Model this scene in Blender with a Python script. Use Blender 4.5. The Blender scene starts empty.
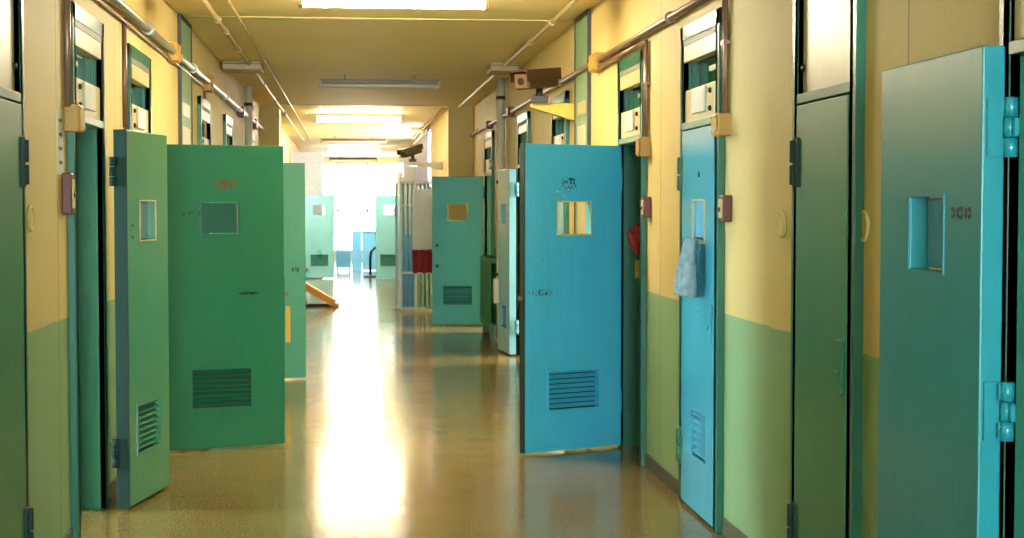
import bpy, bmesh, math, random
from mathutils import Vector, Matrix
random.seed(4)
C = bpy.context.scene.collection
PI = math.pi
WL, WR, H = -1.35, 1.84, 3.15          # corridor wall planes and ceiling height
TH = 0.32                               # wall thickness

def lin(r, g, b):
    f = lambda v: (v/255/12.92) if v/255 <= 0.04045 else ((v/255+0.055)/1.055)**2.4
    return (f(r), f(g), f(b), 1)

# ------------------------------------------------------------------ materials
class N:
    def __init__(s, name):
        s.m = bpy.data.materials.new(name); s.m.use_nodes = True
        s.t = s.m.node_tree; s.b = s.t.nodes['Principled BSDF']
    def n(s, typ, **kw):
        o = s.t.nodes.new(typ)
        for k, v in kw.items():
            if k in o.inputs: o.inputs[k].default_value = v
            else: setattr(o, k, v)
        return o
    def l(s, a, b): s.t.links.new(a, b)
    def math(s, op, a, b=None, c=None):
        o = s.t.nodes.new('ShaderNodeMath'); o.operation = op
        for i, v in enumerate((a, b, c)):
            if v is None: continue
            if isinstance(v, (int, float)): o.inputs[i].default_value = v
            else: s.l(v, o.inputs[i])
        return o.outputs[0]
    def mix(s, fac, a, b):
        o = s.t.nodes.new('ShaderNodeMix'); o.data_type = 'RGBA'
        for i, v in ((0, fac), (6, a), (7, b)):
            if isinstance(v, (int, float, tuple)): o.inputs[i].default_value = v
            else: s.l(v, o.inputs[i])
        return o.outputs[2]
    def noise(s, vec, scale, detail=3, rough=0.55):
        o = s.t.nodes.new('ShaderNodeTexNoise')
        o.inputs['Scale'].default_value = scale; o.inputs['Detail'].default_value = detail; o.inputs['Roughness'].default_value = rough
        if vec is not None: s.l(vec, o.inputs['Vector'])
        return o.outputs['Fac']
    def coord(s, scale=(1, 1, 1)):
        tc = s.t.nodes.new('ShaderNodeTexCoord'); mp = s.t.nodes.new('ShaderNodeMapping')
        mp.inputs['Scale'].default_value = scale
        s.l(tc.outputs['Object'], mp.inputs['Vector']); return mp.outputs[0]
    def bump(s, h, strength, dist=0.01):
        o = s.t.nodes.new('ShaderNodeBump'); o.inputs['Strength'].default_value = strength; o.inputs['Distance'].default_value = dist
        s.l(h, o.inputs['Height']); s.l(o.outputs[0], s.b.inputs['Normal'])
    def setv(s, **kw):
        for k, v in kw.items(): s.b.inputs[k.replace('_', ' ')].default_value = v

def step(n, v, lo, hi):
    o = n.t.nodes.new('ShaderNodeMapRange'); o.interpolation_type = 'SMOOTHSTEP'
    n.l(v, o.inputs[0]); o.inputs[1].default_value = lo; o.inputs[2].default_value = hi
    return o.outputs[0]

def plain(name, col, rough=0.5, metal=0.0, var=0.12, scale=14, bump=0.0):
    n = N(name); v = n.coord()
    f = n.noise(v, scale, 4)
    dark = tuple(c*(1-var*1.6) for c in col[:3])+(1,); lite = tuple(min(1, c*(1+var)) for c in col[:3])+(1,)
    n.l(n.mix(f, dark, lite), n.b.inputs['Base Color'])
    n.setv(Roughness=rough, Metallic=metal)
    if bump: n.bump(n.noise(v, scale*5, 3), bump)
    return n.m

def door_paint(name, col, rough=0.26, stains=(), wave=0.10, wear=0.5):
    """gloss enamel over sheet steel: slightly wavy, chipped here and there; stains = (x, z, rx, rz, colour, density)"""
    n = N(name); v = n.coord(); sp = n.t.nodes.new('ShaderNodeSeparateXYZ'); n.l(v, sp.inputs[0])
    f = n.noise(v, 3.0, 5, 0.6)
    c = n.mix(f, tuple(k*0.88 for k in col[:3])+(1,), tuple(min(1, k*1.1) for k in col[:3])+(1,))
    fine = n.noise(v, 160, 2)
    c = n.mix(n.math('MULTIPLY', step(n, fine, 0.45, 0.8), 0.25), c, tuple(k*0.55 for k in col[:3])+(1,))
    chip = step(n, n.noise(v, 22, 6, 0.7), 0.70, 0.74)
    c = n.mix(n.math('MULTIPLY', chip, wear), c, lin(70, 62, 50))
    for (x, z, rx, rz, sc, dens) in stains:
        dx = n.math('DIVIDE', n.math('SUBTRACT', sp.outputs[0], x), rx); dz = n.math('DIVIDE', n.math('SUBTRACT', sp.outputs[2], z), rz)
        d = n.math('ADD', n.math('MULTIPLY', dx, dx), n.math('MULTIPLY', dz, dz))
        inside = step(n, d, 1.0, 0.25)
        mpn = n.noise(n.coord((1, 0.01, 1)), 46, 3, 0.6)
        k = n.math('MULTIPLY', inside, step(n, mpn, 0.62-dens, 0.66-dens))
        c = n.mix(k, c, sc)
    n.l(c, n.b.inputs['Base Color'])
    n.setv(Roughness=rough)
    n.b.inputs['Coat Weight'].default_value = 0.35; n.b.inputs['Coat Roughness'].default_value = 0.12
    w = n.noise(n.coord((7, 1, 0.9)), 1.0, 3)
    n.bump(w, wave, 0.02)
    return n.m

def wall_mat(name, seams, yc_noise=0.0):
    n = N(name); v = n.coord(); sp = n.t.nodes.new('ShaderNodeSeparateXYZ'); n.l(v, sp.inputs[0])
    y, z = sp.outputs[1], sp.outputs[2]
    f = n.noise(v, 1.3, 5, 0.6); g = n.noise(v, 120, 2)
    up = n.mix(f, lin(214, 188, 120), lin(230, 206, 138)); lo = n.mix(f, lin(130, 163, 116), lin(150, 181, 134))
    edge = n.math('ADD', z, n.math('MULTIPLY', n.math('SUBTRACT', n.noise(v, 5, 3), 0.5), 0.02))
    c = n.mix(step(n, edge, 1.097, 1.103), lo, up)
    c = n.mix(n.math('MULTIPLY', step(n, g, 0.5, 0.8), 0.22), c, lin(120, 98, 56))
    scuff = n.math('MULTIPLY', step(n, n.noise(n.coord((1, 1, 0.4)), 7, 6, 0.7), 0.66, 0.76), 0.35)
    c = n.mix(scuff, c, lin(130, 110, 70))
    for s in seams:
        k = n.math('LESS_THAN', n.math('ABSOLUTE', n.math('SUBTRACT', y, s)), 0.006)
        c = n.mix(n.math('MULTIPLY', k, 0.6), c, lin(96, 80, 42))
    n.l(c, n.b.inputs['Base Color'])
    n.setv(Roughness=0.62)
    n.b.inputs['Specular IOR Level'].default_value = 0.3
    n.bump(n.noise(v, 55, 4), 0.25, 0.004)
    return n.m

def floor_mat():
    n = N('terrazzo'); v = n.coord()
    f = n.noise(n.coord((0.8, 0.35, 1)), 1.6, 6, 0.65); g = n.noise(v, 130, 2); h = n.noise(v, 42, 3)
    c = n.mix(f, lin(98, 78, 36), lin(150, 122, 66))
    c = n.mix(n.math('MULTIPLY', step(n, g, 0.52, 0.62), 0.5), c, lin(196, 168, 108))
    c = n.mix(n.math('MULTIPLY', step(n, h, 0.56, 0.66), 0.55), c, lin(66, 48, 20))
    sp = n.t.nodes.new('ShaderNodeSeparateXYZ'); n.l(v, sp.inputs[0])
    m = n.math('ABSOLUTE', n.math('SUBTRACT', n.math('FRACT', n.math('ADD', n.math('DIVIDE', sp.outputs[1], 2.6), 0.12)), 0.5))
    c = n.mix(n.math('MULTIPLY', n.math('LESS_THAN', m, 0.0022), 0.5), c, lin(60, 46, 24))
    sc = n.math('MULTIPLY', step(n, n.noise(n.coord((1, 1.6, 1)), 15, 6, 0.75), 0.7, 0.74), 0.5)
    c = n.mix(sc, c, lin(50, 38, 20))
    n.l(c, n.b.inputs['Base Color'])
    r = n.t.nodes.new('ShaderNodeMapRange'); n.l(n.noise(n.coord((0.5, 2.2, 1)), 1.5, 5, 0.65), r.inputs[0])
    r.inputs[1].default_value = 0.3; r.inputs[2].default_value = 0.7; r.inputs[3].default_value = 0.10; r.inputs[4].default_value = 0.21
    n.l(r.outputs[0], n.b.inputs['Roughness'])
    n.b.inputs['IOR'].default_value = 1.5
    n.bump(n.noise(n.coord((0.6, 2.5, 1)), 3.0, 4), 0.025, 0.02)
    return n.m

def ceil_mat():
    n = N('ceiling_paint'); v = n.coord()
    f = n.noise(v, 0.9, 5, 0.6); g = n.noise(v, 110, 2)
    c = n.mix(f, lin(226, 204, 136), lin(240, 220, 156))
    c = n.mix(n.math('MULTIPLY', step(n, g, 0.5, 0.8), 0.2), c, lin(150, 124, 70))
    n.l(c, n.b.inputs['Base Color']); n.setv(Roughness=0.6); n.bump(n.noise(v, 60, 3), 0.2, 0.004)
    return n.m

def emit(name, col, s):
    n = N(name); v = n.coord()
    n.setv(Roughness=0.4); n.b.inputs['Base Color'].default_value = col
    n.b.inputs['Emission Color'].default_value = col; n.b.inputs['Emission Strength'].default_value = s
    return n.m

GREEN, TEAL, CYAN = lin(38, 120, 80), lin(60, 142, 144), lin(74, 186, 216)
M = dict(
    wall_r=wall_mat('wall_paint', (9.13, 5.0, 14.9)), wall_l=wall_mat('wall_paint_b', (9.15, 9.35, 7.35)),
    floor=floor_mat(), ceil=ceil_mat(),
    jamb=plain('jamb_paint', lin(40, 108, 84), 0.3), jamb_blue=plain('jamb_blue', lin(58, 140, 160), 0.3),
    base=plain('skirting', lin(92, 84, 66), 0.5), cream=plain('cream_metal', lin(208, 188, 132), 0.4, var=0.08),
    greyband=plain('mottled_grey', lin(140, 134, 112), 0.6, var=0.5, scale=60), white=plain('white_paint', lin(222, 216, 196), 0.4, var=0.05),
    glass=plain('green_glass', lin(20, 92, 58), 0.08, var=0.35, scale=9), black=plain('black', lin(24, 24, 22), 0.5),
    steel=plain('conduit', lin(150, 116, 92), 0.35, 0.35), pipe=plain('ceiling_pipe', lin(196, 172, 120), 0.45), zinc=plain('zinc', lin(176, 168, 156), 0.3, 0.5),
    ochre=plain('ochre_box', lin(186, 140, 54), 0.5), brown=plain('camera_brown', lin(74, 46, 26), 0.4), dark=plain('dark_grey', lin(52, 48, 44), 0.45),
    red=plain('red', lin(170, 40, 40), 0.6), redbrown=plain('red_brown', lin(104, 44, 30), 0.45),
    rad=plain('radiator_green', lin(48, 118, 72), 0.4), paleblue=plain('pale_blue', lin(120, 190, 214), 0.4),
    board=plain('white_board', lin(238, 238, 234), 0.5, var=0.03), orange=plain('orange', lin(250, 168, 36), 0.45),
    cloth=plain('grey_cloth', lin(150, 172, 176), 0.9, var=0.45, scale=30, bump=0.4),
    strip=plain('strip_green', lin(132, 164, 120), 0.5), greywall=plain('grey_wall', lin(206, 209, 214), 0.6),
    gold=plain('yellow', lin(222, 182, 70), 0.5), mesh=plain('grey_bars', lin(120, 110, 112), 0.4, 0.3), slot=plain('slot_blue', lin(70, 168, 206), 0.3),
    tube_on=emit('tube_glow', (1.0, 0.92, 0.68, 1), 165.0), tube_off=plain('tube_glass', lin(226, 220, 206), 0.15, var=0.04),
    tray=plain('lamp_tray', lin(176, 150, 104), 0.4), daylight=emit('daylight_pane', (0.90, 0.96, 1.0, 1), 4.6),
    cellday=emit('cell_daylight', (0.62, 0.86, 1.0, 1), 100.0), rearday=emit('rear_daylight', (0.66, 0.87, 1.0, 1), 44.0),
    edge=plain('edge_shade_hinge_green', lin(12, 52, 46), 0.8), tray_dark=plain('lamp_tray_dark', lin(112, 84, 56), 0.4), frost=None,  # edge: shade on leaf ends put into a dark green, also hinge colour
    tube_far=emit('tube_glow_far', (1.0, 0.92, 0.70, 1), 75.0),
    cellfill=emit('cell_fill_light', (0.9, 0.95, 1.0, 1), 30.0),  # unseen glow added to fill the corridor through open doorways
    sideday=emit('side_daylight', (0.92, 0.97, 1.0, 1), 11.0),
    cellwall=plain('cell_wall', lin(190, 186, 150), 0.6),
)

def frosted(name, a, b):
    n = N(name); f = n.noise(n.coord(), 6, 3)
    n.l(n.mix(f, a, b), n.b.inputs['Base Color'])
    n.setv(Roughness=0.7); n.b.inputs['Transmission Weight'].default_value = 0.5; n.b.inputs['IOR'].default_value = 1.15
    return n.m
M['frost'] = frosted('frosted_panel', lin(120, 192, 222), lin(140, 206, 232)); M['sheet'] = frosted('white_sheet', lin(236, 236, 232), lin(246, 246, 242))
# ------------------------------------------------------------------ mesh helpers
class MB:
    def __init__(s): s.bm = bmesh.new()
    def box(s, x0, x1, y0, y1, z0, z1, rot=None, piv=None):
        vs = [s.bm.verts.new((x, y, z)) for x in (x0, x1) for y in (y0, y1) for z in (z0, z1)]
        for f in ((0, 1, 3, 2), (4, 6, 7, 5), (0, 4, 5, 1), (2, 3, 7, 6), (0, 2, 6, 4), (1, 5, 7, 3)):
            s.bm.faces.new([vs[i] for i in f])
        if rot is not None:
            p = Vector(piv) if piv is not None else Vector(((x0+x1)/2, (y0+y1)/2, (z0+z1)/2))
            for v in vs: v.co = p + rot @ (v.co-p)
        return s
    def tube(s, pts, r, seg=10, cap=True):
        pts = [Vector(p) for p in pts]; rings = []
        for i, p in enumerate(pts):
            a = pts[max(i-1, 0)]; b = pts[min(i+1, len(pts)-1)]; d = (b-a).normalized()
            u = d.cross(Vector((0, 0, 1)) if abs(d.z) < 0.9 else Vector((0, 1, 0))).normalized(); w = d.cross(u)
            rr = r[i] if isinstance(r, (list, tuple)) else r
            rings.append([s.bm.verts.new(p+u*rr*math.cos(2*PI*k/seg)+w*rr*math.sin(2*PI*k/seg)) for k in range(seg)])
        for a, b in zip(rings, rings[1:]):
            for k in range(seg):
                f = s.bm.faces.new((a[k], a[(k+1) % seg], b[(k+1) % seg], b[k])); f.smooth = True
        if cap:
            s.bm.faces.new(rings[0][::-1]); s.bm.faces.new(rings[-1])
        return s
    def lathe(s, c, axis, prof, seg=24):
        axis = Vector(axis).normalized(); u = axis.orthogonal().normalized(); w = axis.cross(u); c = Vector(c); rings = []
        for (r, h) in prof:
            rings.append([s.bm.verts.new(c+axis*h+(u*math.cos(2*PI*k/seg)+w*math.sin(2*PI*k/seg))*max(r, 1e-4)) for k in range(seg)])
        for a, b in zip(rings, rings[1:]):
            for k in range(seg):
                f = s.bm.faces.new((a[k], a[(k+1) % seg], b[(k+1) % seg], b[k])); f.smooth = True
        s.bm.faces.new(rings[0][::-1]); s.bm.faces.new(rings[-1])
        return s
    def prism(s, poly, axis_vec):
        a = [s.bm.verts.new(p) for p in poly]; b = [s.bm.verts.new(Vector(p)+Vector(axis_vec)) for p in poly]
        s.bm.faces.new(a); s.bm.faces.new(b[::-1]); k = len(a)
        for i in range(k): s.bm.faces.new((a[i], b[i], b[(i+1) % k], a[(i+1) % k]))
        return s
    def plate(s, w, h, t, holes, z0=0.0, x0=0.0):
        """upright plate x0..x0+w, y -t/2..t/2, z z0..z0+h, with rectangular holes (xa, xb, za, zb)"""
        xs = sorted({x0, x0+w, *[v for q in holes for v in q[:2]]}); zs = sorted({z0, z0+h, *[v for q in holes for v in q[2:]]})
        solid = lambda i, k: 0 <= i < len(xs)-1 and 0 <= k < len(zs)-1 and not any(q[0]-1e-6 <= xs[i] and xs[i+1] <= q[1]+1e-6 and q[2]-1e-6 <= zs[k] and zs[k+1] <= q[3]+1e-6 for q in holes)
        V = {}
        def v(i, k, j):
            if (i, k, j) not in V: V[(i, k, j)] = s.bm.verts.new((xs[i], (-t/2, t/2)[j], zs[k]))
            return V[(i, k, j)]
        F = s.bm.faces.new
        for i in range(len(xs)-1):
            for k in range(len(zs)-1):
                if not solid(i, k): continue
                F((v(i, k, 0), v(i+1, k, 0), v(i+1, k+1, 0), v(i, k+1, 0))); F((v(i, k, 1), v(i, k+1, 1), v(i+1, k+1, 1), v(i+1, k, 1)))
                if not solid(i-1, k): F((v(i, k, 0), v(i, k+1, 0), v(i, k+1, 1), v(i, k, 1)))
                if not solid(i+1, k): F((v(i+1, k, 0), v(i+1, k, 1), v(i+1, k+1, 1), v(i+1, k+1, 0)))
                if not solid(i, k-1): F((v(i, k, 0), v(i, k, 1), v(i+1, k, 1), v(i+1, k, 0)))
                if not solid(i, k+1): F((v(i, k+1, 0), v(i+1, k+1, 0), v(i+1, k+1, 1), v(i, k+1, 1)))
        return s
    def build(s, name, mat, parent=None, bevel=0.0, seg=2):
        bmesh.ops.recalc_face_normals(s.bm, faces=s.bm.faces[:])
        me = bpy.data.meshes.new(name); s.bm.to_mesh(me); s.bm.free()
        o = bpy.data.objects.new(name, me); C.objects.link(o); me.materials.append(mat)
        if parent: o.parent = parent
        if bevel:
            md = o.modifiers.new('edge', 'BEVEL'); md.width = bevel; md.segments = seg; md.limit_method = 'ANGLE'; md.angle_limit = 0.6
        return o

def tag(o, label, cat, group=None):
    o['label'] = label; o['category'] = cat; o['kind'] = 'thing'
    if group: o['group'] = group
    return o
def thing(name, label, cat, loc=(0, 0, 0), rz=0.0, group=None):
    o = bpy.data.objects.new(name, None); C.objects.link(o); o.empty_display_size = 0.1
    o.location = loc; o.rotation_euler = (0, 0, rz)
    return tag(o, label, cat, group)
def struct(o): o['kind'] = 'structure'; return o
def R(axis, deg): return Matrix.Rotation(math.radians(deg), 3, axis)

# ------------------------------------------------------------------ openings
ROPEN = [(3.32, 4.17), (5.46, 6.21), (7.55, 8.40), (9.58, 10.42), (13.05, 13.95), (15.9, 16.82), (19.95, 21.02)]
LOPEN = [(5.58, 6.45), (7.63, 8.52), (9.55, 10.50), (14.0, 14.92), (16.75, 17.65), (20.9, 21.8)]
OZ = 2.56                                # top of a doorway including its transom
Y0, Y1 = -6.0, 48.0

def wall_with_openings(name, xin, xout, y0, y1, ops, mat):
    m = MB(); a, b = sorted((xin, xout)); y = y0
    for (s, e) in ops:
        m.box(a, b, y, s, 0, H); m.box(a, b, s, e, OZ, H); y = e
    m.box(a, b, y, y1, 0, H)
    return struct(m.build(name, mat))
wall_with_openings('wall_right', WR, WR+TH, Y0, Y1, ROPEN, M['wall_r'])
wall_with_openings('wall_left', WL, WL-TH, Y0, Y1, LOPEN, M['wall_l'])
struct(MB().box(WL-4.2, WR+4.2, Y0-1.5, Y1+1, -0.2, 0).build('floor', M['floor']))
struct(MB().box(WL-4.2, WR+4.2, Y0-1.5, Y1+1, H, H+0.2).build('ceiling', M['ceil']))
# right wall steps in beyond the radiator; piers
struct(MB().box(1.47, WR+0.02, 23.5, Y1, 0, H).build('wall_right_far', M['wall_r']))
struct(MB().box(WL-0.02, -1.07, 23.6, 24.3, 0, H).build('wall_pier', M['wall_l']))
struct(MB().box(WL-0.02, -0.65, 35.7, 36.0, 0, 2.86).build('wall_stub', M['greywall']))
struct(MB().box(1.1, 1.48, 35.7, 36.0, 0, 2.86).build('wall_stub_right', M['greywall']))
# the far end: a wall filled by a big bright window
m = MB().box(WL, WR, Y1, Y1+0.2, 0, 0.25).box(WL, WR, Y1, Y1+0.2, 2.98, H)
m.box(WL, -1.3, Y1, Y1+0.2, 0.25, 2.98).box(1.44, WR, Y1, Y1+0.2, 0.25, 2.98)
struct(m.build('wall_end', M['board']))
w = struct(MB().box(-1.3, 1.44, Y1+0.10, Y1+0.12, 0.25, 2.98).build('window_1', M['daylight']))
m = MB()
for x in (-1.28, -0.4, 0.5, 1.42): m.box(x-0.025, x+0.025, Y1+0.05, Y1+0.10, 0.25, 2.98)
for z in (0.27, 1.5, 2.96): m.box(-1.3, 1.44, Y1+0.05, Y1+0.10, z-0.025, z+0.025)
struct(m.build('window_frame', M['board'], w))
# behind the camera: end wall with a window
m = MB().box(WL, WR, Y0-0.2, Y0, 0, 0.7).box(WL, WR, Y0-0.2, Y0, 2.75, H).box(WL, -1.0, Y0-0.2, Y0, 0.7, 2.75).box(1.5, WR, Y0-0.2, Y0, 0.7, 2.75)
struct(m.build('wall_rear', M['wall_r']))
w = struct(MB().box(-1.0, 1.5, Y0-0.14, Y0-0.12, 0.7, 2.75).build('window_2', M['rearday']))
m = MB()
for x in (-0.98, 0.25, 1.48): m.box(x-0.03, x+0.03, Y0-0.11, Y0-0.05, 0.7, 2.75)
for z in (0.73, 1.7, 2.72): m.box(-1.0, 1.5, Y0-0.11, Y0-0.05, z-0.03, z+0.03)
struct(m.build('window_frame', M['white'], w))

# skirting
def skirting(name, x0, x1, ops, y0, y1):
    m = MB(); y = y0
    for (s, e) in ops: m.box(x0, x1, y, s-0.055, 0, 0.085); y = e+0.055
    m.box(x0, x1, y, y1, 0, 0.085)
    struct(m.build(name, M['base'], bevel=0.004))
skirting('baseboard_right', WR-0.012, WR+0.004, ROPEN, 0, 23.5)
skirting('baseboard_left', WL-0.004, WL+0.012, LOPEN, 0, 23.6)

# door frames (fixed steel linings) and the small cells behind the open doorways
def frame(side, s, e, n):
    xw = WR if side > 0 else WL; d = side
    xa = xw - d*0.035; xb = xw + d*0.24
    a, b = sorted((xa, xb)); m = MB()
    for (p, q, j) in ((s-0.03, s+0.045, 0), (e-0.045, e+0.03, 1)):
        m.box(*sorted((xa, xw+d*0.001)), p, q, 0, OZ+0.05)
        m.box(a, b, s if j == 0 else q-0.075, s+0.045 if j == 0 else e, 0, OZ)
    m.box(*sorted((xa, xw+d*0.001)), s-0.03, e+0.03, OZ-0.03, OZ+0.05)
    m.box(a, b, s, e, 2.045, 2.085)
    m.box(*sorted((xw+d*0.10, xw+d*0.16)), s+0.04, s+0.09, 0, 2.05)
    m.box(*sorted((xw+d*0.10, xw+d*0.16)), e-0.09, e-0.04, 0, 2.05)
    struct(m.build('trim_%d' % n, M['jamb'], bevel=0.004))
    # inner lining sheet in blue enamel
    struct(MB().box(*sorted((xw+d*0.17, xw+d*0.32)), e-0.05, e-0.002, 0, 2.05).build('trim_%d' % (n+40), M['jamb_blue']))
k = 1
for (s, e) in ROPEN: frame(1, s, e, k); k += 1
for (s, e) in LOPEN: frame(-1, s, e, k); k += 1
def cell(side, s, e, n, lit=None):
    """shell of a cell: floor and ceiling are the corridor's slabs"""
    d = side; xw = (WR+TH) if d > 0 else (WL-TH); xf = xw+d*3.2; ya, yb = s-0.75, e+0.75
    m = MB()
    a, b = sorted((xw, xf)); m.box(a, b, ya-0.05, ya, 0, H); m.box(a, b, yb, yb+0.05, 0, H)
    if lit:
        q = sorted((xf, xf+d*0.1)); zc = (1.0, 2.7); yc = (e-0.25 if lit == 'cellday' else ya+0.2, yb-0.1)
        m.box(*q, ya, yb, 0, zc[0]); m.box(*q, ya, yb, zc[1], H); m.box(*q, ya, yc[0], *zc); m.box(*q, yc[1], yb, *zc)
    else: m.box(*sorted((xf, xf+d*0.1)), ya-0.05, yb+0.05, 0, H)
    struct(m.build('wall_cell_%d' % n, M['cellwall']))
    if lit:
        w = struct(MB().box(*sorted((xf+d*0.05, xf+d*0.06)), yc[0], yc[1], *zc).build('window_%d' % (n+10), M[lit]))  # the soft panes are added fill light, out of view
        m = MB()
        for j in range(9):
            y = yc[0]+(yc[1]-yc[0])*(j+0.5)/9; m.tube([(xf+d*0.02, y, zc[0]), (xf+d*0.02, y, zc[1])], 0.009, 8)
        struct(m.build('window_bars', M['dark'], w))
cell(1, *ROPEN[0], 1); cell(1, *ROPEN[3], 2); cell(1, *ROPEN[5], 3, 'cellfill'); cell(1, *ROPEN[6], 4, 'cellfill')  # soft glow in the last two is added as fill
cell(-1, *LOPEN[1], 5, 'cellday'); cell(-1, *LOPEN[2], 6); cell(-1, *LOPEN[3], 7, 'cellfill')  # soft glow in the last one is added as fill

# ------------------------------------------------------------------ cell doors
DH = 2.02
def shade_strip(r, x, t, mat, h=DH):  # dark strip that paints shade onto the end of a leaf
    MB().box(x-0.004, x+0.004, -t/2-0.001, t/2+0.001, 0.0, h).build('shade_strip', mat, r, bevel=0.002)
def cell_door(label, hinge, ang, w, side, mat, hatch='shut', h=DH, z0=0.018, t=0.055, rim=None, group=None, lock=True, nh=2, hatch_mat=None, hinge_mat=None):
    """x along the leaf from the hinge; side = the y side the inner face looks to"""
    r = thing('cell_door', label, 'cell door', (hinge[0], hinge[1], z0), math.radians(ang), group)
    cx = w/2; hx0, hx1, hz0, hz1 = cx-0.128, cx+0.128, 1.43, 1.64
    vx0, vx1, vz0, vz1 = cx-0.20, cx+0.20, 0.27, 0.53
    MB().plate(w, h, t, [(hx0, hx1, hz0, hz1), (vx0, vx1, vz0, vz1)]).build('leaf', mat, r, bevel=0.005)
    yi = side*t/2
    # folded lip of the hatch opening
    m = MB(); g = 0.008
    for (a, b, c, d) in ((hx0-g, hx0, hz0-g, hz1+g), (hx1, hx1+g, hz0-g, hz1+g), (hx0, hx1, hz0-g, hz0), (hx0, hx1, hz1, hz1+g)):
        m.box(a, b, *sorted((yi-side*0.002, yi+side*0.004)), c, d)
    m.build('hatch_rim', rim or mat, r)
    if hatch == 'shut':
        yo = -side*t/2
        MB().box(hx0+0.004, hx1-0.004, *sorted((yo-side*0.006, yo+side*0.010)), hz0+0.004, hz1-0.004).build('hatch', hatch_mat or mat, r, bevel=0.003)
    elif hatch == 'open':
        yo = -side*(t/2+0.006)
        MB().box(hx0, hx1, *sorted((yo, yo-side*0.012)), hz0-0.215, hz0-0.005).build('hatch', hatch_mat or mat, r, bevel=0.003)
    # ventilation louvre
    m = MB(); g = 0.012
    for (a, b, c, d) in ((vx0-g, vx0+0.004, vz0-g, vz1+g), (vx1-0.004, vx1+g, vz0-g, vz1+g), (vx0, vx1, vz0-g, vz0+0.004), (vx0, vx1, vz1-0.004, vz1+g)):
        m.box(a, b, *sorted((yi-side*0.004, yi+side*0.005)), c, d)
    ns = 8
    for i in range(ns):
        z = vz0+(vz1-vz0)*(i+0.5)/ns
        m.box(vx0+0.002, vx1-0.002, -0.017, 0.017, z-0.002, z+0.002, R('X', -side*34), (cx, yi-side*0.014, z))
    m.build('vent', mat, r)
    MB().box(vx0, vx1, *sorted((-side*(t/2-0.006), -side*(t/2-0.002))), vz0, vz1).build('vent_backing', M['black'], r)
    yo = -side*(t/2+0.010)
    for z in ((0.22, 1.72) if nh == 2 else (0.22, 1.0, 1.74)):
        m = MB().tube([(-0.012, yo, z), (-0.012, yo, z+0.05)], 0.019, 14).tube([(-0.012, yo, z+0.104), (-0.012, yo, z+0.154)], 0.019, 14)
        m.box(-0.010, 0.0, *sorted((yo, yo+side*0.03)), z+0.003, z+0.047).box(-0.010, 0.0, *sorted((yo, yo+side*0.03)), z+0.107, z+0.151)
        m.tube([(-0.012, yo, z+0.052), (-0.012, yo, z+0.102)], 0.019, 14).box(-0.05, -0.01, yo-0.006, yo+0.006, z+0.054, z+0.10).box(-0.010, 0.004, -0.02, 0.02, z, z+0.154)
        m.build('hinge', hinge_mat or mat, r)
    if lock:
        lk = MB().box(w-0.002, w+0.005, -0.016, 0.016, 0.90, 1.14).build('lock', M['dark'], r, bevel=0.002)
        MB().box(w+0.004, w+0.035, -0.009, 0.009, 1.00, 1.03).build('bolt', M['mesh'], lk, bevel=0.002)
    return r
deg = lambda ax, ay, bx, by: math.degrees(math.atan2(by-ay, bx-ax))

RUST, INK, CHALK = lin(128, 70, 32), lin(38, 34, 40), lin(205, 225, 230)
GP = lambda n, st=(), c=GREEN, **k: door_paint(n, c, stains=st, **k)
p_L2 = GP('enamel_a', [(0.46, 1.76, 0.10, 0.045, RUST, 0.14), (0.62, 1.03, 0.085, 0.012, INK, 0.2), (0.25, 1.57, 0.14, 0.03, INK, 0.06)])
cell_door('wide green cell door swung across the corridor, hatch shut, rust stain above it',
          (-1.285, 10.36), deg(-1.285, 10.36, -0.462, 10.62), 0.865, -1, p_L2, hatch_mat=M['jamb'])  # darker flap: shade of a deep recess put into its colour
p_L1 = GP('enamel_b', [(0.1, 1.5, 0.05, 0.10, INK, 0.06)], lin(72, 146, 104))
l1 = cell_door('pale green narrow-looking cell door overlapping the edge of the wide green door',
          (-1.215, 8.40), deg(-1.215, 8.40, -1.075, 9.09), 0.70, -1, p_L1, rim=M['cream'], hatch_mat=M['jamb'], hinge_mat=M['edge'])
shade_strip(l1, -0.001, 0.07, M['edge'])  # shade on the hinge end and hinges, put in as dark colour
p_L3 = GP('enamel_c', [(0.8, 1.02, 0.05, 0.03, INK, 0.14)], lin(84, 160, 140))
l3 = cell_door('grey-green open cell door showing only its edge behind the wide green door', (-1.285, 14.42), deg(-1.285, 14.42, -0.435, 14.72), 0.90, -1, p_L3)
MB().box(0.70, 0.742, -0.05, -0.0275, 0.34, 0.68).build('label_plate', M['gold'], l3, bevel=0.002)
p_A = GP('enamel_d', [(0.42, 1.76, 0.075, 0.06, INK, 0.11), (0.64, 1.05, 0.11, 0.025, lin(70, 50, 60), 0.12), (0.47, 1.70, 0.09, 0.09, CHALK, 0.02)], CYAN, rough=0.26, wave=0.5)
da = cell_door('bright blue cell door standing open, yellow seen through its hatch, dark scribble above',
          (1.80, 10.33), deg(1.80, 10.33, 1.118, 10.02), 0.76, 1, p_A, hatch='none', rim=M['gold'])
shade_strip(da, 0.76, 0.056, M['edge'])  # shade on the free end, put in as dark colour
p_D = GP('enamel_e', [(0.60, 1.10, 0.025, 0.012, INK, 0.12), (0.62, 0.8, 0.03, 0.015, INK, 0.1)], lin(24, 134, 146), rough=0.36)
dd = cell_door('large teal cell door folded back flat against the wall beside thick hinges, deep shut hatch',
          (1.662, 3.89), 90.5, 0.755, 1, p_D, h=2.03, t=0.062, nh=3, lock=False)
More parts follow.
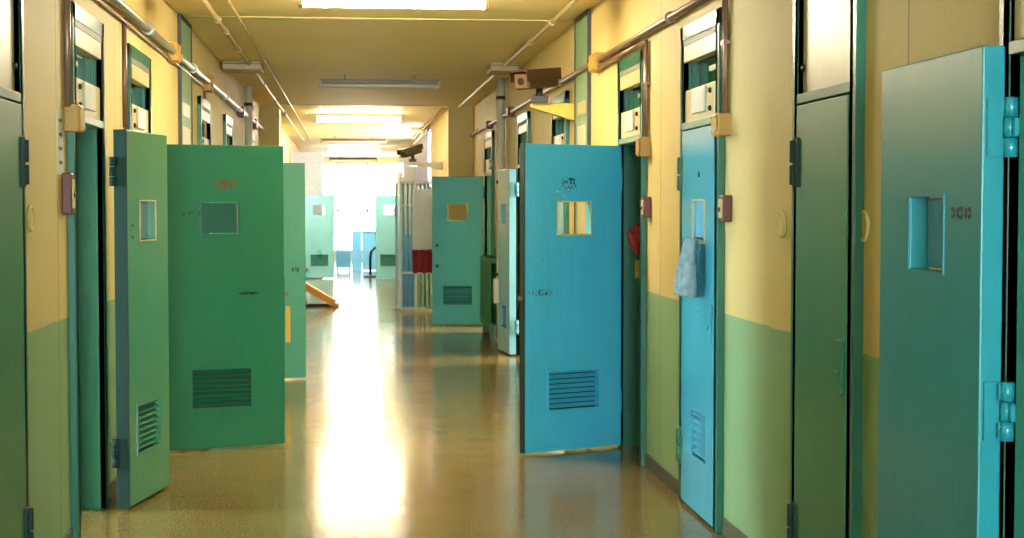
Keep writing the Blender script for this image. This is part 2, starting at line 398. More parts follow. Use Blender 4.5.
for i, (wd_, hh) in enumerate(((0.018, 0.030), (0.012, 0.026), (0.026, 0.034), (0.014, 0.024), (0.022, 0.030))):
    x = 0.065+i*0.027
    m = MB().box(x, x+wd_, 0.0305, 0.032, 1.595-hh/2, 1.595-hh/2+0.010).box(x, x+0.008, 0.0305, 0.032, 1.595-hh/2, 1.595+hh/2).box(x, x+wd_, 0.0305, 0.0319, 1.595+hh/2-0.012, 1.595+hh/2)
    m.build('stencil_mark', M['black'], dd)
p_RB = GP('enamel_f', [], lin(126, 190, 214), rough=0.6)
rb = cell_door('pale blue cell door folded back between the bright blue door and the radiator',
          (1.745, 16.75), deg(1.745, 16.75, 1.69, 17.45), 0.70, 1, p_RB, t=0.075)
MB().box(0.60, 0.69, 0.04, 0.10, 0.52, 0.80).build('lock_box', M['white'], rb, bevel=0.01)
p_E = GP('enamel_g', [], TEAL)
e = cell_door('teal cell door standing square across beside the radiator, two dark bolt holes',
          (1.79, 21.05), deg(1.79, 21.05, 1.095, 21.2), 0.70, 1, p_E, hatch='none', rim=M['cream'])
for z in (0.80, 1.08): MB().lathe((0.63, 0.03, z), (0, 1, 0), [(0.022, 0), (0.022, 0.006), (0.014, 0.012)]).build('bolt_hole', M['black'], e)
p_F = GP('enamel_h', [(0.33, 0.55, 0.08, 0.12, lin(30, 120, 70), 0.2)], lin(92, 168, 150))
cell_door('far teal door before the grey wall stub, dark green blot above its vent',
          (-1.045, 35.2), 2, 0.66, -1, p_F, hatch='none', h=1.86)
p_G = GP('enamel_i', [], lin(92, 168, 150))
g = cell_door('far teal door beside the barred gate, white light in its hatch',
          (1.15, 35.0), 178, 0.60, 1, p_G, hatch='none', h=1.86)
MB().tube([(0.16, 0.05, 1.42), (0.16, 0.05, 1.62)], 0.03, 10).build('handle', M['dark'], g)

# closed doors: leaf set in its frame, hinged at the far jamb
def closed_door(label, side, s, e, mat, fancy=False, top=None):
    xw = WR if side > 0 else WL; x = xw - side*0.012
    # outer face of the leaf looks into the corridor
    w = e-s-0.10; sd = -1 if side > 0 else 1
    r = thing('cell_door', label, 'cell door', (x, e-0.05, 0.018), math.radians(-90))
    yf = -0.0275 if side > 0 else 0.0275          # local y of the corridor face (local +y = world +x)
    cx = w/2+0.045
    holes = [(cx-0.128, cx+0.128, 1.43, 1.64), (cx-0.17, cx+0.17, 0.29, 0.53)] if fancy else []
    MB().plate(w, DH, 0.055, holes).build('leaf', mat, r, bevel=0.004)
    if fancy:
        MB().box(cx-0.125, cx+0.125, *sorted((0.2*yf, 0.5*yf)), 1.432, 1.638).build('hatch', M['slot'], r)
        m = MB(); g = 0.009
        for (a, b, c, d) in ((cx-0.128-g, cx-0.128, 1.42, 1.65), (cx+0.128, cx+0.128+g, 1.42, 1.65), (cx-0.128, cx+0.128, 1.42, 1.43), (cx-0.128, cx+0.128, 1.64, 1.65)):
            m.box(a, b, *sorted((yf*0.9, yf*1.2)), c, d)
        m.build('hatch_rim', M['cream'], r)
        m = MB()
        for i in range(6):
            z = 0.29+0.24*(i+0.5)/6; m.box(cx-0.168, cx+0.168, -0.022, 0.022, z-0.002, z+0.002, R('X', 36 if side > 0 else -36), (cx, yf*0.6, z))
        m.build('vent', mat, r)
        MB().box(cx-0.17, cx+0.17, *sorted((-yf*0.7, -yf*0.9)), 0.29, 0.53).build('vent_backing', M['black'], r)
        MB().lathe((cx, yf*0.98, 1.78), (0, sd, 0) if side > 0 else (0, 1, 0), [(0.016, 0), (0.016, 0.005), (0.01, 0.007)]).build('peephole', M['black'], r)
    for z in (0.20, 1.69):
        m = MB().box(-0.02, 0.05, *sorted((yf*0.9, yf*1.35)), z, z+0.2)
        m.tube([(-0.012, yf*1.3, z+0.01), (-0.012, yf*1.3, z+0.09)], 0.016, 12).tube([(-0.012, yf*1.3, z+0.10), (-0.012, yf*1.3, z+0.19)], 0.016, 12)
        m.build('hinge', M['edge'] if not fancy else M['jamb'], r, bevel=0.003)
    m = MB().box(w-0.07, w-0.01, *sorted((yf*0.95, yf*1.5)), 0.92, 1.12).lathe((w-0.04, yf*1.4, 1.0), (0, 1 if yf > 0 else -1, 0), [(0.013, 0), (0.013, 0.016), (0.008, 0.02)])
    m.build('lock', mat, r, bevel=0.004)
    return r
p_B = GP('enamel_j', [(0.38, 1.06, 0.06, 0.12, CHALK, 0.0)], lin(72, 166, 190))
closed_door('shut turquoise cell door with a blue hatch and a grey cloth hanging from it', 1, *ROPEN[2], p_B, True)
p_C = GP('enamel_k', [], lin(38, 122, 80), wear=0.03, wave=0.01, rough=0.5)
closed_door('shut dark green cell door sunk in the wall beside the folded-back teal door', 1, *ROPEN[1], p_C)
closed_door('shut green cell door cut by the picture edge, next to the brown wall', -1, *LOPEN[0], p_C)
for n_, (sd_, op_, pm_) in enumerate(((1, ROPEN[4], p_B), (-1, LOPEN[4], p_L3), (-1, LOPEN[5], p_L3))):
    q_ = closed_door('', sd_, *op_, pm_); q_.name = 'door_%d' % (n_+1); struct(q_); del q_['label']; del q_['category']

# transoms over the doors
def transom(label, side, s, e, kind=0):
    xw = WR if side > 0 else WL; d = side
    r = thing('transom', label, 'transom', (xw, (s+e)/2, 2.07)); a = s+0.045-(s+e)/2; b = e-0.045-(s+e)/2
    X = lambda p, q: sorted((d*p, d*q))
    z1 = OZ-0.03-2.07
    if kind:
        MB().box(*X(-0.012, 0.03), a, b, 0.015, z1).build('panel', M['cream'], r, bevel=0.003)
        MB().lathe((-d*0.012, b-0.02, 0.12), (-d, 0, 0), [(0.014, 0), (0.014, 0.008), (0.01, 0.014)], 14).build('knob', M['black'], r)
        return r
    m = MB().box(*X(-0.03, 0.03), a, b, z1-0.12, z1-0.03); m.build('top_panel', M['cream'], r, bevel=0.003)
    MB().box(*X(-0.032, 0.03), a, b, z1-0.03, z1).build('top_band', M['greyband'], r)
    MB().box(*X(0.05, 0.06), a, b, 0.19, z1-0.12).build('pane', M['glass'], r)
    for (p, q) in ((a, a+0.03), (b-0.03, b)): MB().box(*X(0.01, 0.05), p, q, 0.19, z1-0.12).build('sash', M['jamb'], r)
    MB().box(*X(0.03, 0.045), a+0.03, a+(b-a)*0.55, 0.27, 0.295).build('reflection_bar', M['cream'], r)  # light reflected in the pane, put in as a solid cream bar
    MB().box(*X(-0.022, 0.03), a, b, 0.015, 0.19).build('lower_panel', M['cream'], r, bevel=0.003)
    c0 = a+(b-a)*0.33; c1 = a+(b-a)*0.72
    bx = MB().box(*X(-0.036, -0.022), c0, c1, 0.05, 0.18).build('switch_box', M['white'], r, bevel=0.004)
    for (yy, zz) in ((a+(b-a)*0.2, 0.15), (a+(b-a)*0.2, 0.06)):
        MB().lathe((-d*0.022, yy, zz), (-d, 0, 0), [(0.014, 0), (0.014, 0.008), (0.01, 0.014)], 14).build('knob', M['black'], r)
    return r
transom('plain cream transom panel above the dark green sunken door', 1, *ROPEN[1], 1)
transom('transom with white box above the shut turquoise door with the cloth', 1, *ROPEN[2])
transom('transom with white box above the doorway of the bright blue door', 1, *ROPEN[3])
transom('small transom under the yellow camera bracket, peeping over the bright blue door', 1, *ROPEN[4])
transom('transom above the doorway of the pale blue folded-back door', 1, *ROPEN[5])
transom('transom above the doorway beside the radiator and the tan pier', 1, *ROPEN[6])
transom('transom above the doorway of the large teal folded-back door', 1, *ROPEN[0])
transom('plain cream transom panel above the shut green door cut by the picture edge', -1, *LOPEN[0], 1)
transom('green glass transom above the doorway with the reddish call button', -1, *LOPEN[1])
transom('green glass transom just above the pale green narrow-looking door', -1, *LOPEN[2])
transom('small transom peeping over the wide green door, first past the green wall strip', -1, *LOPEN[3])
transom('small transom peeping over the wide green door, second past the green wall strip', -1, *LOPEN[4])
transom('tiny transom beside the corner pier past the white pipe', -1, *LOPEN[5])

# ------------------------------------------------------------------ ceiling lamps
def lamp(label, x, y, on, z=H-0.06, wide=1.38):
    r = thing('ceiling_lamp', label, 'ceiling lamp', (x, y, z), group=None)
    MB().box(-wide/2, wide/2, -0.03, 0.03, -0.05, 0.0).build('tray', M['tray'] if on else M['tray_dark'], r, bevel=0.006)  # darker brown tray on the unlit lamps
    for q in (-0.4, 0.4): MB().tube([(q, 0, 0), (q, 0, 0.06)], 0.012, 8).build('stem', M['tray'], r)
    for q in (-1, 1):
        a, b = sorted((q*(wide/2-0.03), q*(wide/2+0.004))); MB().box(a, b, -0.085, 0.085, -0.10, -0.02).build('lamp_end', M['tray'], r, bevel=0.006)
    for yy in (-0.058, 0.058):
        MB().tube([(-wide/2+0.02, yy, -0.072), (wide/2-0.02, yy, -0.072)], 0.021, 12).build('tube', (M['tube_on'] if y < 15 else M['tube_far']) if on else M['tube_off'], r)
lamp('lit ceiling lamp nearest the viewer, cut by the top of the photo', 0.30, 10.72, True, wide=1.30)
lamp('unlit twin-tube ceiling lamp between two lit ones, nearest the viewer', 0.335, 18.0, False)
lamp('lit ceiling lamp glowing in the middle of the corridor', 0.13, 25.2, True, wide=1.40)
lamp('unlit twin-tube ceiling lamp far along, just before the bright window', 0.06, 33.6, False, wide=1.42)
lamp('far lit ceiling lamp just above the bright window', 0.09, 39.4, True, wide=1.40)
lamp('last ceiling lamp, a thin bar against the top of the bright window', 0.07, 46.6, False, wide=1.42)



# ------------------------------------------------------------------ conduits and boxes
def pipe(label, pts, r, mat, clips=(), group=None, cat='conduit'):
    o = MB(); o.tube(pts, r, 10)
    for c in clips: o.tube([Vector(c)-Vector((0, 0.025, 0)), Vector(c)+Vector((0, 0.025, 0))], r*1.55, 10)
    return tag(o.build('conduit', mat), label, cat, group)
pipe('upper of the long conduits along the cream wall above the turquoise door', [(WR-0.035, 1.0, 2.70), (WR-0.035, 23.4, 2.70)], 0.022, M['steel'], [(WR-0.035, y, 2.70) for y in (6, 8.7, 13.3, 15.2, 18.9, 22)])
pipe('short lower conduit from the ochre box to the drop by the bright blue door', [(WR-0.035, 9.60, 2.645), (WR-0.035, 11.25, 2.645)], 0.015, M['steel'])
pipe('thick metal conduit along the wall above the wide green door', [(WL+0.045, 1.0, 2.78), (WL+0.045, 23.5, 2.78)], 0.026, M['zinc'], [(WL+0.045, y, 2.78) for y in (5, 8.6, 10.3, 13.2, 16.5, 18.3)])
pipe('thin conduit just under the thick metal one above the wide green door', [(WL+0.02, 1.0, 2.725), (WL+0.02, 14.6, 2.725)], 0.011, M['steel'])
for lab, x, ytop, y, zt, zb in (
        ('pair of upright conduits by the turquoise door transom', WR-0.02, 0, 7.46, 2.70, 2.06),
        ('pair of upright conduits by the bright blue door transom', WR-0.02, 0, 9.50, 2.66, 2.03)):
    o = MB(); o.tube([(x, y-0.016, zt), (x, y-0.016, zb)], 0.012, 8).tube([(x, y+0.016, zt), (x, y+0.016, zb)], 0.012, 8)
    o.box(x-0.016, x+0.02, y-0.035, y+0.035, zt-0.28, zt-0.26); tag(o.build('conduit', M['steel']), lab, 'conduit')
pipe('upright conduit by the transom next to the reddish call button', [(WL+0.02, 7.54, 2.78), (WL+0.02, 7.54, 2.10)], 0.017, M['steel'])
pipe('upright conduit by the transom over the pale green door', [(WL+0.013, 9.46, 2.75), (WL+0.013, 9.46, 2.1)], 0.014, M['steel'])
pipe('upright conduit falling behind the wide green door', [(WL+0.013, 14.55, 2.75), (WL+0.013, 14.55, 1.9)], 0.014, M['steel'])
def jbox(label, x, y, z, sy, sz, mat='ochre', sx=0.07):
    r = thing('junction_box', label, 'junction box', (x, y, z))
    MB().box(-sx/2, sx/2, -sy/2, sy/2, -sz/2, sz/2).build('box', M[mat], r, bevel=0.006)
    sd = -1 if x > 0 else 1
    m = MB().box(*sorted((sd*sx/2, sd*(sx/2+0.008))), -sy/2+0.008, sy/2-0.008, -sz/2+0.008, sz/2-0.008)
    ld = m.build('lid', M[mat], r, bevel=0.003)
    for a in (-1, 1):
        for b in (-1, 1): MB().lathe((sd*(sx/2+0.006), a*(sy/2-0.02), b*(sz/2-0.02)), (sd, 0, 0), [(0.006, 0), (0.006, 0.005)], 8).build('screw', M['mesh'], ld)
jbox('ochre junction box on the long conduit past the bright blue door', WR-0.035, 11.35, 2.69, 0.26, 0.13)
jbox('ochre junction box below the conduits at the turquoise door', WR-0.03, 7.47, 2.03, 0.12, 0.11)
jbox('ochre junction box below the conduits at the bright blue doorway', WR-0.03, 9.51, 2.0, 0.12, 0.12)
jbox('small brown junction box on the conduit beyond the hanging camera', WR-0.035, 17.5, 2.70, 0.16, 0.11, 'redbrown')
jbox('small brown junction box on the conduit nearest the tan pier', WR-0.035, 20.3, 2.70, 0.16, 0.10, 'redbrown')
jbox('ochre junction box above the call button by the pale green door', WL+0.035, 7.60, 2.05, 0.14, 0.13)
jbox('ochre junction box on the metal conduit beside the green wall strip', WL+0.035, 11.85, 2.78, 0.26, 0.14)
jbox('ochre junction box on the metal conduit past the green wall strip', WL+0.035, 14.65, 2.77, 0.26, 0.15)
jbox('brown junction box on the metal conduit just before the white pipe', WL+0.035, 19.0, 2.77, 0.3, 0.12, 'redbrown')
jbox('brown junction box on the metal conduit just past the white pipe', WL+0.035, 21.6, 2.76, 0.34, 0.13, 'redbrown')
# along the ceiling
pipe('wider of the two pale ceiling conduits over the wide green door', [(-1.05, 1.0, H-0.033), (-1.05, 35, H-0.033)], 0.019, M['pipe'], [(-1.05, y, H-0.033) for y in (12.6, 13.4, 15, 19, 22, 25)])
pipe('thin pale ceiling conduit running inside the wider one', [(-0.885, 1.0, H-0.014), (-0.885, 35, H-0.014)], 0.011, M['pipe'])
pipe('pale ceiling conduit along the side of the brown security camera', [(1.625, 1.0, H-0.035), (1.615, 23.2, H-0.035)], 0.02, M['pipe'], [(1.622, y, H-0.035) for y in (12.5, 14)])
pipe('pale ceiling conduit above the far dark security camera', [(1.40, 23.6, H-0.035), (1.36, 34, H-0.035)], 0.02, M['pipe'])
def cbox(label, x, y, w, d, h=0.09):
    r = thing('ceiling_box', label, 'ceiling box', (x, y, H))
    MB().box(-w/2, w/2, -d/2, d/2, -h, 0).build('box', M['tray'], r, bevel=0.008)
    MB().box(-w/2-0.006, w/2+0.006, -d/2-0.006, d/2+0.006, -h*0.4, -h*0.3).build('rim', M['brown'], r)
cbox('flat ochre box on the ceiling beside the wall above the wide green door', -1.13, 16.7, 0.40, 0.5)
cbox('flat ochre box on the ceiling above the hanging camera', 1.62, 16.6, 0.30, 0.5)
cbox('farther flat box on the ceiling next to the corner pier', -1.18, 25.0, 0.34, 0.6)
cbox('far flat box on the ceiling above the dark far camera', 1.30, 30.0, 0.26, 0.5)
struct(MB().box(WL, WR, 12.62, 12.70, H-0.008, H).build('trim_90', M['cream'], bevel=0.003))
struct(MB().box(WL, 1.47, 23.35, 23.42, H-0.01, H).build('trim_91', M['cream'], bevel=0.003))

# joint strips on the walls
def joint(n, side, s, e):
    xw = WR if side > 0 else WL
    x = sorted((xw-side*0.022, xw))
    m = MB().box(*x, s, e, 0.09, H-0.03)
    o = struct(m.build('trim_%d' % n, M['strip'], bevel=0.004))
    b = MB()
    for y in (s-0.02, e): b.box(*sorted((xw-side*0.03, xw)), y, y+0.02, 0.09, H-0.03)
    b.box(*sorted((xw-side*0.03, xw)), s, e, H-0.04, H-0.005)
    struct(b.build('shade_strip', M['dark'], o))  # shadow lines around the joint strip, put in as dark strips
    b = MB()
    for (z0, z1) in ((2.36, 2.46), (1.4, 2.27)): b.box(*sorted((xw-side*0.026, xw)), s+0.12, e-0.14, z0, z1)
    struct(b.build('cream_patch', M['cream'], o))
joint(92, 1, 11.85, 12.52); joint(93, -1, 12.45, 13.25)
def upright(label, x, y):
    r = thing('wall_pipe', label, 'pipe', (x, y, 0))
    MB().tube([(0, 0, 0), (0, 0, H)], 0.05, 16).build('pipe', M['white'], r)
    m = MB()
    for z in (0.8, 1.9, 2.9): m.tube([(0, 0, z), (0, 0, z+0.04)], 0.056, 16)
    m.build('clamp', M['dark'], r)
upright('white upright pipe on the wall past the hanging camera', WR-0.065, 18.4)
upright('white upright pipe on the wall seen over the wide green door', WL+0.065, 19.9)

# small things on the walls
def button(label, x, y, z, k=1.0):
    sd = -1 if x > 0 else 1
    r = thing('call_button', label, 'call button', (x, y, z))
    MB().box(*sorted((0, sd*0.045)), -0.045, 0.045, -0.065*k, 0.065*k).build('housing', M['redbrown'], r, bevel=0.006)
    pl = MB().box(*sorted((sd*0.045, sd*0.052)), -0.03, 0.03, -0.045*k, 0.045*k).build('plate', M['cream'], r, bevel=0.003)
    MB().lathe((sd*0.052, 0, -0.005), (sd, 0, 0), [(0.012, 0), (0.012, 0.006), (0.009, 0.009)], 14).build('button', M['redbrown'], pl)
button('reddish call button beside the shut turquoise door', WR, 7.42, 1.62)
button('reddish call button beside the open bright blue door', WR, 9.46, 1.625)
button('reddish call button under the note by the pale green door', WL, 7.50, 1.69, 1.5)
def cap(label, x, y, z):
    sd = -1 if x > 0 else 1
    o = MB().lathe((x, y, z), (sd, 0, 0), [(0.058, 0), (0.058, 0.008), (0.052, 0.013), (0.046, 0.013), (0.042, 0.007), (0.02, 0.009), (0.0005, 0.010)], 28)
    return tag(o.build('wall_disc', M['wall_r']), label, 'wall disc')
cap('round wall cap between turquoise door and dark green sunken door', WR, 6.49, 1.555)
cap('round wall cap between dark green sunken door and teal door', WR, 5.42, 1.56)
cap('round wall cap on the brown wall beside the shut door at the picture edge', WL, 6.72, 1.58)
r = thing('wall_note', 'worn paper note above the call button by the pale green door', 'note', (WL, 7.42, 1.93))
MB().box(0, 0.004, -0.075, 0.075, -0.15, 0.15).build('sheet', M['white'], r)
m = MB()
for i in range(4): m.box(0.004, 0.006, -0.04+0.01*(i % 2), 0.035, 0.10-0.065*i-0.008, 0.10-0.065*i+0.008)
m.build('smudge', M['dark'], r)

# cloth hanging from the turquoise door's hatch
bm = bmesh.new(); NX, NZ = 16, 26; top = []
rows = []
for k in range(NZ+1):
    f = k/NZ; row = []
    wd = 0.085+0.035*math.sin(min(1, f*1.3)*PI/2)
    for i in range(NX+1):
        u = i/NX*2-1
        fold = 0.034*math.sin(u*8+f*1.2)*(0.4+0.6*f)+0.008*math.sin(u*17+2)
        row.append(bm.verts.new((1.765-0.02*f+fold*1.0-0.035*(1-u*u)*(0.6+0.4*math.sin(f*PI)), 7.86+0.05*f+u*wd, 1.46-0.285*f-0.015*abs(u)*f)))
    rows.append(row)
for a, b in zip(rows, rows[1:]):
    for i in range(NX):
        q = bm.faces.new((a[i], a[i+1], b[i+1], b[i])); q.smooth = True
r = thing('hanging_cloth', 'grey-blue cloth hanging from the hatch of the shut turquoise door', 'cloth', (0, 0, 0))
cm = MB(); cm.bm = bm; cl = cm.build('cloth', M['cloth'], r); md = cl.modifiers.new('thick', 'SOLIDIFY'); md.thickness = 0.012
MB().tube([(1.80, 7.80, 1.462), (1.765, 7.86, 1.47), (1.80, 7.92, 1.462)], 0.006, 8).build('hook', M['dark'], r)

# red and yellow bundles inside the doorway of the bright blue door
r = thing('hanging_bag', 'crumpled red bag hanging in the doorway of the bright blue door', 'bag', (1.93, 10.28, 1.41))
bm = bmesh.new(); bmesh.ops.create_icosphere(bm, subdivisions=4, radius=1)
for v in bm.verts:
    p = v.co.copy(); n_ = 1+0.12*math.sin(p.x*7+p.z*4)+0.09*math.sin(p.y*9-p.z*6)+0.06*math.sin(p.z*14+p.x*5)
    v.co = Vector((p.x*0.075, p.y*0.06, p.z*0.10))*n_
for fc in bm.faces: fc.smooth = True
cm = MB(); cm.bm = bm; cm.build('bag', M['red'], r)
MB().tube([(0, 0, 0.08), (0.0, 0.01, 0.2), (0, 0.05, 0.24)], 0.006, 8).build('string', M['dark'], r)
r = thing('hanging_tag', 'small yellow tag hanging below the red bag', 'tag', (1.93, 10.28, 1.21))
MB().box(-0.03, 0.03, -0.006, 0.006, -0.06, 0.06).build('card', M['gold'], r, bevel=0.003)
MB().tube([(0, 0, 0.06), (0, 0.0, 0.11)], 0.003, 6).build('string', M['dark'], r)

# ------------------------------------------------------------------ security cameras
def cctv(label, base, tip, wallpt, s=1.0, body='brown', bracket='gold'):
    """base = rear end of the housing, tip = front end, wallpt = point on the wall where the shelf bracket is fixed"""
    base, tip, wp = Vector(base), Vector(tip), Vector(wallpt)
    r = thing('security_camera', label, 'security camera', (0, 0, 0))
    d = (tip-base); L = d.length; d.normalize()
    side = d.cross(Vector((0, 0, 1))).normalized(); up = side.cross(d)
    rot = Matrix((side, d, up)).transposed()
    def put(m):
        for v in m.bm.verts: v.co = base + rot @ v.co
        return m
    put(MB().box(-0.055*s, 0.055*s, 0, L*0.96, -0.055*s, 0.045*s)).build('housing', M[body], r, bevel=0.014*s, seg=3)
    m = MB(); m.box(-0.068*s, 0.068*s, -0.01, L*1.06, 0.05*s, 0.062*s).box(-0.068*s, -0.060*s, -0.01, L*1.06, -0.01*s, 0.052*s).box(0.060*s, 0.068*s, -0.01, L*1.06, -0.01*s, 0.052*s)
    put(m).build('sun_shield', M[body], r, bevel=0.003)
    put(MB().box(-0.045*s, 0.045*s, L*0.955, L*0.97, -0.045*s, 0.035*s)).build('window', M['tray_dark'], r)
    put(MB().lathe((0, L*0.965, -0.005*s), (0, 1, 0), [(0.022*s, 0), (0.022*s, 0.012), (0.016*s, 0.014)], 18)).build('lens', M['black'], r)
    mid = base+d*L*0.42-up*0.05*s; foot = mid-Vector((0, 0, 0.085*s))
    MB().tube([mid, foot], 0.022*s, 12).box(foot.x-0.05*s, foot.x+0.05*s, foot.y-0.04*s, foot.y+0.04*s, foot.z-0.012, foot.z+0.03*s).build('swivel', M['dark'], r)
    out = Vector((foot.x, wp.y, foot.z-0.012)); dx = wp.x-out.x; sg = 1 if dx > 0 else -1
    pl = [(out.x-sg*0.05*s, wp.y-0.045*s, out.z), (wp.x, wp.y-0.045*s, out.z), (wp.x, wp.y-0.045*s, out.z-0.10*s), (wp.x-sg*0.03, wp.y-0.045*s, out.z-0.10*s), (out.x-sg*0.05*s, wp.y-0.045*s, out.z-0.025*s)]
    MB().prism(pl, (0, 0.09*s, 0)).build('bracket', M[bracket], r, bevel=0.004)
cctv('brown security camera on a yellow shelf bracket above the bright blue door', (1.655, 12.75, 2.690), (1.355, 12.43, 2.640), (WR, 12.70, 2.5), 1.35)
cctv('far dark security camera on the cream pier before the bright window', (1.10, 25.2, 2.57), (0.82, 24.9, 2.47), (1.47, 25.1, 2.35), 1.25, 'dark', 'white')
r = thing('wall_floodlight', 'small pale box lamp against the bright window near the far camera', 'lamp', (0.98, 33.5, 2.45))
MB().box(-0.13, 0.13, -0.06, 0.06, -0.10, 0.12).build('housing', M['white'], r, bevel=0.01)
MB().box(0.10, 0.15, -0.07, 0.07, -0.20, 0.14).build('bracket', M['mesh'], r, bevel=0.004)
MB().tube([(0.12, 0, 0.05), (0.49, 0, 0.05)], 0.02, 8).build('arm', M['mesh'], r)
MB().box(-0.11, 0.08, -0.068, -0.058, -0.08, 0.06).build('lens', M['cream'], r)

# ------------------------------------------------------------------ radiator
r = thing('radiator', 'dark green column radiator on the wall between teal and pale blue doors', 'radiator', (WR-0.10, 18.9, 0.0))
nsec = 16; sl = 0.075
for i in range(nsec):
    y = i*sl; m = MB()
    for xx in (-0.05, 0.05): m.tube([(xx, y, 0.17), (xx, y, 0.22), (xx, y, 0.92), (xx, y, 0.97)], [0.018, 0.026, 0.026, 0.018], 8)
    m.box(-0.07, 0.07, y-0.028, y+0.028, 0.93, 1.0).box(-0.07, 0.07, y-0.028, y+0.028, 0.13, 0.20)
    m.build('radiator_column', M['rad'], r, bevel=0.008)
for y in (0.04, (nsec-2)*sl+0.03): MB().box(-0.05, 0.05, y-0.02, y+0.02, 0, 0.14).build('foot', M['rad'], r, bevel=0.004)
MB().tube([(0.0, -0.05, 0.17), (0.0, -0.13, 0.17), (0.0, -0.14, 0.0)], 0.016, 10).build('pipe', M['white'], r)

# ------------------------------------------------------------------ barred gate and what hangs on it
r = thing('barred_gate', 'light blue barred gate standing open beyond the teal door', 'gate', (1.45, 24.15, 0.0))
m = MB()
for x in (-0.68, -0.45, -0.01): m.box(x-0.018, x+0.018, -0.02, 0.02, 0.02, 2.02)
for z in (0.05, 0.6, 1.65, 2.0): m.box(-0.69, 0.0, -0.018, 0.018, z-0.018, z+0.018)
m.build('gate_frame', M['board'], r, bevel=0.003)
for i in range(10):
    x = -0.645+i*0.067
    MB().tube([(x, 0, 0.05), (x, 0, 2.0)], 0.019, 8).build('bar', M['paleblue'], r)
MB().box(-0.67, -0.50, -0.012, 0.012, 0.9, 1.2).build('lock_plate', M['paleblue'], r, bevel=0.003)
MB().box(-0.66, -0.47, 0.022, 0.03, 0.05, 0.9).build('lower_panel', M['paleblue'], r)
tag(MB().box(0.945, 1.44, 24.09, 24.112, 0.95, 1.90).build('notice_board', M['sheet'], bevel=0.003), 'plain white board hung on the light blue barred gate', 'board')
bm = bmesh.new(); rows = []
for k in range(13):
    rows.append([bm.verts.new((0.95+0.49*i/24, 24.085-0.018*math.sin(i*1.1+k*0.25)-0.012*math.sin(i*2.3-k*0.4), 0.96-0.36*k/12-0.012*math.sin(i*0.9)*(k/12))) for i in range(25)])
for a, b in zip(rows, rows[1:]):
    for i in range(24): q = bm.faces.new((a[i], a[i+1], b[i+1], b[i])); q.smooth = True
cm = MB(); cm.bm = bm; o = cm.build('red_cloth', plain('red_cloth', lin(168, 44, 58), 0.8, var=0.5, scale=22))
md = o.modifiers.new('thick', 'SOLIDIFY'); md.thickness = 0.01
tag(o, 'crumpled red cloth hung on the barred gate below the white board', 'cloth')
o = MB(); o.box(0.70, 0.735, 24.6, 24.64, 0, 2.0).box(0.66, 0.775, 24.56, 24.68, 0, 0.015)
tag(o.build('gate_post', M['mesh'], bevel=0.003), 'thin grey post standing beside the barred gate', 'post')
w = struct(MB().box(1.455, 1.47, 28.8, 34.5, 2.0, 3.05).build('window_3', M['sideday']))
m = MB()
for i in range(14): m.tube([(1.43, 29+i*0.41, 2.0), (1.43, 29+i*0.41, 3.05)], 0.025, 8)
for z in (2.0, 3.05): m.box(1.40, 1.47, 28.8, 34.5, z-0.04, z+0.04)
struct(m.build('window_bars', M['mesh'], w))

# ------------------------------------------------------------------ orange barrier on the floor
r = thing('folding_barrier', 'orange slanted folding barrier on the shiny floor before the far teal doors', 'barrier', (-0.5, 25.4, 0))
m = MB().box(-0.42, 0.27, -0.16, 0.16, -0.055, 0.055, R('Y', 31), (0, 0, 0))
for v in m.bm.verts: v.co.z += 0.19
m.build('board', M['orange'], r, bevel=0.008)
MB().tube([(-0.38, -0.13, 0.02), (0.27, -0.13, 0.025)], 0.016, 8).tube([(-0.38, 0.13, 0.02), (0.27, 0.13, 0.025)], 0.016, 8).build('base_bar', M['dark'], r)
MB().box(-0.36, -0.24, -0.15, 0.15, 0.0, 0.16, R('Y', 20)).build('foot', M['orange'], r, bevel=0.006)
MB().tube([(-0.30, -0.13, 0.42), (-0.21, -0.13, 0.03)], 0.01, 8).build('strut', M['zinc'], r)
MB().box(0.20, 0.30, -0.18, 0.18, 0.0, 0.05).build('pad', M['ochre'], r, bevel=0.005)

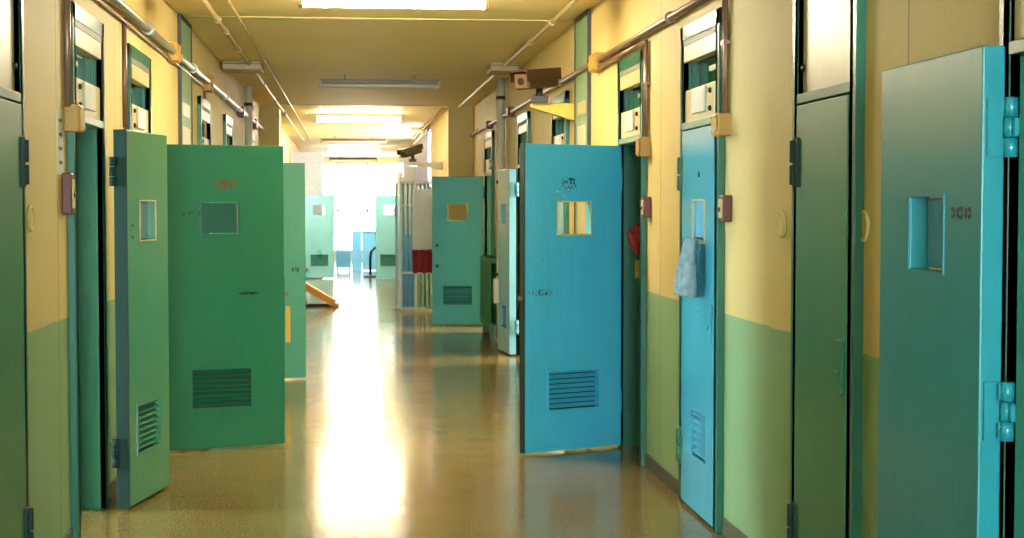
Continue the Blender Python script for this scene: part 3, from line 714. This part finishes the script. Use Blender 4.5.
# ------------------------------------------------------------------ far end furniture
r = thing('low_partition', 'pale blue low partition in front of the bright window', 'partition', (0.02, 39.5, 0))
MB().box(0, 0.24, 0, 0.06, 0, 1.0).build('post_panel', M['frost'], r, bevel=0.006)
MB().box(0.26, 1.2, 0.01, 0.05, 0.02, 0.97).build('panel', M['frost'], r, bevel=0.006)
MB().box(0.24, 1.2, -0.005, 0.065, 0.95, 1.0).build('top_rail', M['frost'], r, bevel=0.006)
r = thing('low_screen', 'low pale louvred screen beside the pale blue partition', 'screen', (-0.2, 39.5, 0))
MB().box(-0.19, 0.19, -0.05, 0.05, 0.08, 0.53).build('casing', M['frost'], r, bevel=0.01)
m = MB()
for i in range(6): m.box(-0.17, 0.17, -0.06, -0.05, 0.14+i*0.06, 0.165+i*0.06)
m.build('grille', M['frost'], r)
for x in (-0.15, 0.15): MB().box(x-0.02, x+0.02, -0.04, 0.04, 0, 0.09).build('foot', M['frost'], r)
r = thing('curved_stand', 'grey curved tube stand on a flat base by the far teal door', 'stand', (0.44, 36.0, 0))
MB().tube([(0, 0, 0.01), (0, 0, 0.45), (0.02, 0, 0.58), (0.09, 0, 0.66), (0.18, 0, 0.71)], 0.03, 10).build('tube', M['dark'], r)
MB().lathe((0.0, 0, 0), (0, 0, 1), [(0.16, 0), (0.16, 0.02), (0.05, 0.035)], 24).build('base', M['mesh'], r)

# ------------------------------------------------------------------ world, camera, view
wd = bpy.data.worlds.new('world'); bpy.context.scene.world = wd; wd.use_nodes = True
wd.node_tree.nodes['Background'].inputs[0].default_value = (0.75, 0.87, 1.0, 1); wd.node_tree.nodes['Background'].inputs[1].default_value = 0.6
cam = bpy.data.cameras.new('camera'); co = bpy.data.objects.new('camera', cam); C.objects.link(co)
cam.sensor_width = 36; cam.lens = 36*1550/1024; cam.clip_start = 0.05; cam.clip_end = 200
th, ph = math.radians(5.925), math.radians(2.309)
F = Vector((math.sin(th)*math.cos(ph), math.cos(th)*math.cos(ph), -math.sin(ph)))
co.location = (0, 0, 1.63); co.rotation_euler = F.to_track_quat('-Z', 'Y').to_euler()
S = bpy.context.scene; S.camera = co
S.view_settings.view_transform = 'Standard'; S.view_settings.look = 'None'; S.view_settings.gamma = 1.0
S.view_settings.use_curve_mapping = False; S.view_settings.exposure = 0.88
